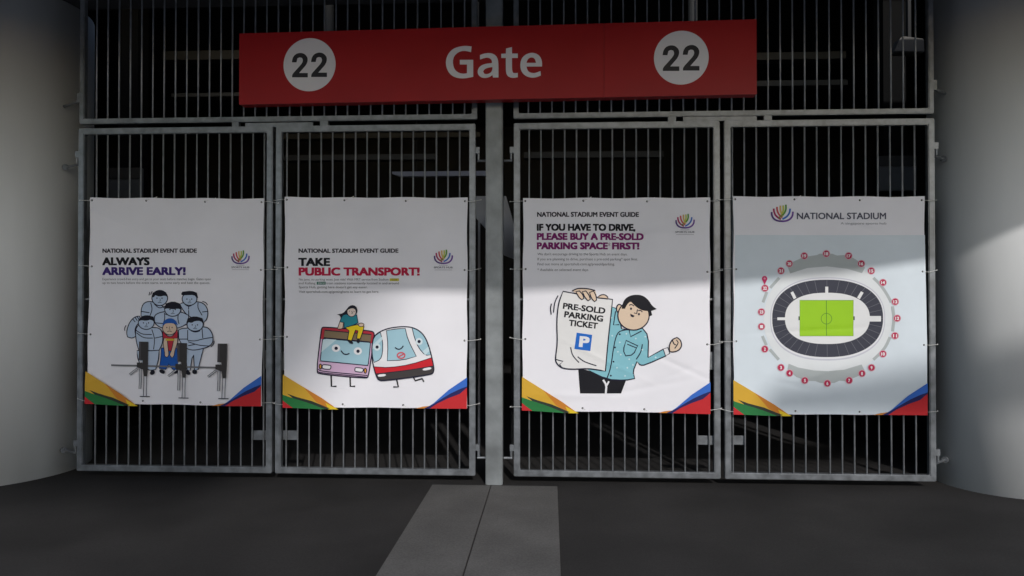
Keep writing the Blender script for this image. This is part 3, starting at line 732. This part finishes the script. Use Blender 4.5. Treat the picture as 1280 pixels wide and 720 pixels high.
a.fl([(375, 153), (400, 145), (425, 160), (455, 150), (463, 195), (440, 208), (400, 222), (384, 224), (385, 195), (361, 190)], (0.02, 0.20, 0.25), 3.5, sm=1)
a.fl([(393, 222), (440, 208), (475, 206), (496, 215), (490, 245), (474, 286), (454, 283), (462, 240), (449, 235), (426, 296), (404, 290), (412, 240)], (0.68, 0.50, 0.015), 3.5, sm=1)
a.ell(480, 207, 16, 10, SK, 3); a.ell(427, 134, 25, 27, (0.62, 0.52, 0.46), 3); a.fill([(402, 125), (415, 100), (437, 95), (456, 108), (452, 122), (430, 112)], HAIR, 1)
a.line([(428, 130), (432, 142), (426, 143)], 2.5); a.ell(415, 130, 2.5, 2.5, HAIR, n=8); a.ell(441, 132, 2.5, 2.5, HAIR, n=8)
a.ell(420, 302, 18, 8, HAIR, rot=35); a.ell(464, 297, 9, 12, HAIR); a.done()
ribbons(b); fixings(b)
# ---- banner 3
b = Banner([(653.8, 247.5), (887.9, 246.7), (887.5, 517.2), (652.3, 512.9)], 3, 'white vinyl banner headed IF YOU HAVE TO DRIVE with a man holding a parking ticket')
PUR = (0.20, 0.012, 0.13)
Z1 = (640, 240, 4.8)
a = b.part('subheading').zoom(*Z1)
a.text('NATIONAL STADIUM EVENT GUIDE', 152, 148, 28, 608, (0.04, 0.035, 0.045), 0.021).done(); a = b.part('headline', label='black headline line IF YOU HAVE TO DRIVE,').zoom(*Z1); a.text('IF YOU HAVE TO DRIVE,', 152, 231, 40, 586, BLK, 0.026, up=False)
a.done(); a = b.part('headline', label='purple headline line PLEASE BUY A PRE-SOLD').zoom(*Z1); a.text('PLEASE BUY A PRE-SOLD', 152, 286, 40, 636, PUR, 0.026, up=False); a.done(); a = b.part('headline', label='purple headline line PARKING SPACE FIRST!').zoom(*Z1); a.text('PARKING SPACE', 152, 342, 40, 420, PUR, 0.026, up=False); a.text('*', 576, 342, 38, 14, PUR, 0.0, up=False); a.text('FIRST!', 604, 342, 40, 158, PUR, 0.026, up=False); a.done()
a = b.part('body_text').zoom(640, 240, 4.8)
for t, y, wd in (("We don't encourage driving to the Sports Hub on event days.", 380, 540), ('If you are planning to drive, purchase a pre-sold parking* spot first.', 410, 602), ('Find out more at sportshub.com.sg/presoldparking.', 440, 464), ('* Available on selected event days', 474, 304)):
    if t[0] == '*': a.done(); a = b.part('footnote').zoom(*Z1)
    a.text(t, 153, y, 15, wd, GREY, 0.002, up=False)
b.layer += 1; a.done()
emblem(b, 856, 276.5, 1 / 19.2)
SK3 = (0.66, 0.51, 0.38); SH = (0.22, 0.48, 0.55)
a = b.part('printed_figure', label='cartoon man in a pale blue shirt with one fist raised').zoom(640, 350, 4.2346)
a.fill([(350, 465), (605, 528), (578, 601), (360, 599)], BLK, 0); a.line([(482, 528), (500, 556), (496, 601)], 8, WH, 1); a.line([(500, 560), (513, 536)], 7, WH, 0, up=False)
a.fl([(522, 140), (556, 152), (580, 258), (620, 265), (690, 255), (722, 295), (722, 410), (800, 366), (814, 402), (705, 450), (680, 452), (662, 432), (640, 485), (650, 522), (600, 532), (500, 526), (395, 470), (490, 480), (515, 225)], SH, 5, sm=1)
a.line([(548, 165), (537, 238), (568, 236)], 4.5, sm=0); a.line([(612, 263), (562, 270), (541, 330), (522, 470), (500, 526)], 4.5, up=False); a.line([(620, 265), (628, 300), (686, 270)], 4.5, sm=0, up=False)
a.line([(604, 320), (665, 348), (642, 396), (602, 402), (588, 372)], 4.5, NAVY, 1, True, up=False); a.line([(610, 340), (660, 360)], 4, up=False); a.line([(690, 340), (684, 380), (658, 420)], 4.5, up=False); a.line([(722, 320), (720, 410)], 5, up=False)
for x, y in ((570, 287), (545, 357), (537, 432), (523, 506)): a.ell(x, y, 5, 5, NAVY, n=10)
a.b.layer += 1
for x, y in ((605, 285), (655, 310), (705, 300), (570, 330), (690, 370), (620, 420), (555, 465), (598, 508), (575, 395), (760, 410), (640, 450), (530, 295), (525, 200), (610, 465), (560, 380)): a.fill([(x - 5, y), (x, y - 6), (x + 6, y), (x, y + 5)], (0.5, 0.66, 0.7), 0, up=False)
a.fl([(800, 365), (824, 357), (834, 388), (812, 402)], WH, 4, sm=0); a.fl([(830, 350), (845, 315), (872, 304), (892, 318), (898, 350), (880, 374), (850, 382), (834, 378)], SK3, 5); a.line([(848, 318), (856, 340), (872, 345), (860, 362)], 4.5); a.line([(872, 345), (880, 330), (868, 316)], 4, up=False)
a.ell(568, 152, 15, 23, SK3, 5); a.ell(643, 188, 83, 77, SK3, 5)
a.fill([(580, 152), (590, 110), (615, 86), (650, 77), (690, 80), (722, 104), (742, 138), (766, 153), (736, 164), (742, 186), (728, 192), (720, 164), (690, 162), (655, 142), (628, 112), (610, 128), (598, 152)], BLK, 2)
a.ell(630, 152, 5.5, 6.5, NAVY, n=12); a.ell(672, 181, 5.5, 6.5, NAVY, n=12); a.line([(620, 134), (632, 128), (646, 138)], 4); a.line([(668, 162), (682, 160), (690, 170)], 4, up=False); a.line([(664, 155), (660, 178), (646, 174)], 4, up=False)
a.fill([(626, 178), (638, 184), (650, 190), (640, 198), (628, 192)], NAVY, 1); a.done()
a = b.part('printed_ticket', label='paper ticket reading PRE-SOLD PARKING TICKET over a blue P square').zoom(640, 350, 4.2346)
a.fl([(270, 60), (400, 84), (532, 103), (522, 200), (508, 320), (494, 482), (450, 474), (400, 467), (320, 472), (262, 466), (232, 436), (230, 410), (241, 330), (236, 220), (246, 120)], (0.71, 0.70, 0.69), 5, sm=2, corner=48)
a.line([(231, 420), (270, 430), (252, 446), (266, 466)], 4.5, sm=0); a.line([(310, 355), (318, 398), (354, 436)], 4.5, up=False); a.line([(347, 405), (380, 432), (446, 453)], 4.5, up=False)
a.line([(244, 82), (225, 118), (220, 172)], 4.5, up=False); a.line([(209, 125), (203, 150), (208, 183)], 4.5, up=False)
a.text('PRE-SOLD', 270, 151, 31, 222, BLK, 0.018, 7.0); a.text('PARKING', 277, 195, 31, 203, BLK, 0.018, 7.0, up=False); a.text('TICKET', 301, 240, 31, 150, BLK, 0.018, 6.5, up=False)
a.fill([(342, 278), (424, 290), (414, 375), (330, 364)], (0.015, 0.13, 0.50), 0, up=False); a.text('P', 358, 350, 55, 44, (0.7, 0.7, 0.72), 0.024, 6)
a.fill([(318, 56), (345, 44), (400, 45), (440, 55), (448, 84), (430, 92), (340, 72)], SK3, 1)
a.line([(318, 58), (345, 44), (400, 45), (440, 56)], 5)
for q in ([(338, 62), (356, 58), (374, 76), (380, 98), (368, 104), (352, 90)], [(372, 62), (390, 58), (408, 80), (414, 102), (402, 110), (386, 94)], [(410, 66), (430, 58), (444, 80), (447, 106), (436, 114), (420, 98)]): a.fl(q, SK3, 4.5)
a.fl([(452, 94), (466, 80), (488, 76), (506, 88), (508, 100)], SK3, 4.5); a.done()
ribbons(b); fixings(b)
# ---- banner 4
b = Banner([(915.8, 245.4), (1156, 245.2), (1158.6, 518.8), (916.6, 518)], 4, 'pale blue vinyl banner headed NATIONAL STADIUM with a numbered gate map')
a = b.part('background_panel', label='pale blue printed field under the white heading').uvmap()
vv = (294 - 245.3) / 273.2
a.fill([(0.012, vv), (0.999, vv), (0.999, 0.998), (0.002, 0.998)], (0.63, 0.69, 0.735), 0); a.done()
a = b.part('headline').zoom(905, 240, 4.8)
a.text('NATIONAL STADIUM', 438, 162, 38, 534, (0.085, 0.085, 0.12), 0.011); a.done(); a = b.part('subheading').zoom(905, 240, 4.8); a.text('A singapore sports hub', 700, 195, 14, 275, (0.30, 0.29, 0.31), 0.0, up=False); a.done()
emblem(b, 905 + 348 / 4.8, 240 + 128 / 4.8, 1 / 16.2, cap=False)
mp = b.part('stadium_map', label='oval stadium plan with dark seating ring').zoom(905, 370, 4.646)
mp.ell(600, 132, 372, 345, (0.68, 0.70, 0.71), n=64); LG = (0.40, 0.43, 0.43)
z7 = lambda pts: [(x / 4.8 * 4.646, (y / 4.8 - 130) * 4.646) for x, y in pts]
mp.fill(z7([(380, 445), (400, 425), (480, 390), (560, 378), (575, 370), (650, 370), (680, 381), (720, 378), (775, 395), (832, 432), (845, 455), (828, 487), (740, 460), (620, 446), (500, 456), (396, 489)]), LG, 0)
mp.fill([(375, 393), (430, 415), (520, 432), (600, 436), (700, 428), (800, 398), (818, 432), (790, 462), (705, 495), (670, 492), (640, 505), (560, 505), (530, 494), (480, 492), (420, 470), (368, 425)], LG, 0, up=False)
for pts in (z7([(330, 515), (275, 575)]), z7([(255, 600), (232, 662)]), [(222, 232), (245, 285)], [(265, 310), (318, 370)], z7([(895, 515), (935, 555), (970, 605), (1000, 662)]), [(975, 60), (985, 130), (976, 205)], [(962, 238), (940, 290), (915, 325), (868, 370)]): mp.line(pts, 13, LG, 1, up=False)
def sup(cx, cy, rx, ry, n=72, e=2.35):
    o = []
    for k in range(n):
        t = 2 * math.pi * k / n; c_, s_ = math.cos(t), math.sin(t)
        o.append((cx + rx * math.copysign(abs(c_) ** (2 / e), c_), cy + ry * math.copysign(abs(s_) ** (2 / e), s_)))
    return o
mp.fill(sup(600, 133, 334, 242), (0.52, 0.52, 0.58), 0); mp.fill(sup(600, 132, 329, 234), (0.70, 0.70, 0.72), 0); mp.fill(sup(600, 130, 322, 225), (0.05, 0.052, 0.07), 0)
o_, i_ = sup(600, 130, 321, 224), sup(600, 130, 249, 151)
b.layer += 1
for k in range(0, 72, 2):
    mp.line([o_[k], i_[k]], 1.6, (0.16, 0.16, 0.18), 0, up=False)
mp.fill(sup(600, 130, 247, 149), (0.70, 0.70, 0.70), 0)
b.layer += 1
for q in ([(308, 124), (356, 124), (356, 140), (308, 140)], [(843, 116), (910, 116), (910, 148), (843, 148)], z7([(610, 568), (628, 568), (628, 608), (610, 608)]), z7([(398, 604), (414, 596), (434, 634), (418, 644)]), z7([(838, 604), (822, 596), (800, 634), (816, 644)])): mp.fill(q, (0.70, 0.70, 0.70), 0, up=False)
mo = mp.done()
a = b.part('pitch', mo).zoom(905, 370, 4.646)
a.fill([(440, 25), (753, 25), (753, 232), (440, 232)], (0.30, 0.55, 0.022), 0); a.line([(597, 26), (597, 231)], 3, (0.08, 0.22, 0.03), 0); a.ell(597, 132, 31, 31, None, 2.5, (0.08, 0.22, 0.03))
a.line([(440, 25), (753, 25), (753, 232), (440, 232)], 3, (0.2, 0.35, 0.05), 0, True, up=False)
for x in (432, 754): a.fill([(x, 118), (x + 7, 118), (x + 7, 140), (x, 140)], (0.05, 0.06, 0.07), 0, up=False)
a.done()
CR = (0.44, 0.02, 0.075)
NUM = [('18', 615, 370, 7), ('19', 482, 383, 7), ('17', 748, 383, 7), ('20', 391, 430, 7), ('16', 823, 430, 7), ('21', 340, 473, 7), ('15', 882, 473, 7), ('14', 951, 543, 7), ('22', 243, 577, 7),
       ('23', 215, 92, 8), ('1', 216, 177, 8), ('2', 236, 308, 8), ('3', 330, 415, 8), ('4', 380, 448, 8), ('5', 468, 490, 8), ('6', 599, 507, 8), ('7', 727, 490, 8), ('8', 802, 450, 8), ('9', 857, 416, 8), ('10', 922, 336, 8), ('11', 989, 230, 8), ('12', 1001, 129, 8), ('13', 990, 33, 8)]
for t, x, y, zz in NUM:
    if zz == 7: (x, y), = z7([(x, y)])
    a = b.part('gate_marker', mo, 'crimson disc numbered ' + t).zoom(905, 370, 4.646)
    L = b.layer; a.ell(x, y, 20, 20, CR, 3, (0.6, 0.35, 0.4), n=22); a.text(t, x, y + 9, 18, 20 if len(t) > 1 else 9, (0.75, 0.72, 0.73), 0.024, align='C'); b.layer = L; a.done()
a = b.part('map_pin', mo).zoom(905, 370, 4.646); (x, y), = z7([(241, 520)])
a.ell(x, y, 16, 16, (0.50, 0.03, 0.12), n=20); a.fill([(x - 14, y + 6), (x + 14, y + 6), (x, y + 36)], (0.50, 0.03, 0.12), 0); a.ell(x, y - 1, 6, 6, (0.62, 0.3, 0.36), n=12); a.done()
b.layer += 3
ribbons(b); fixings(b)
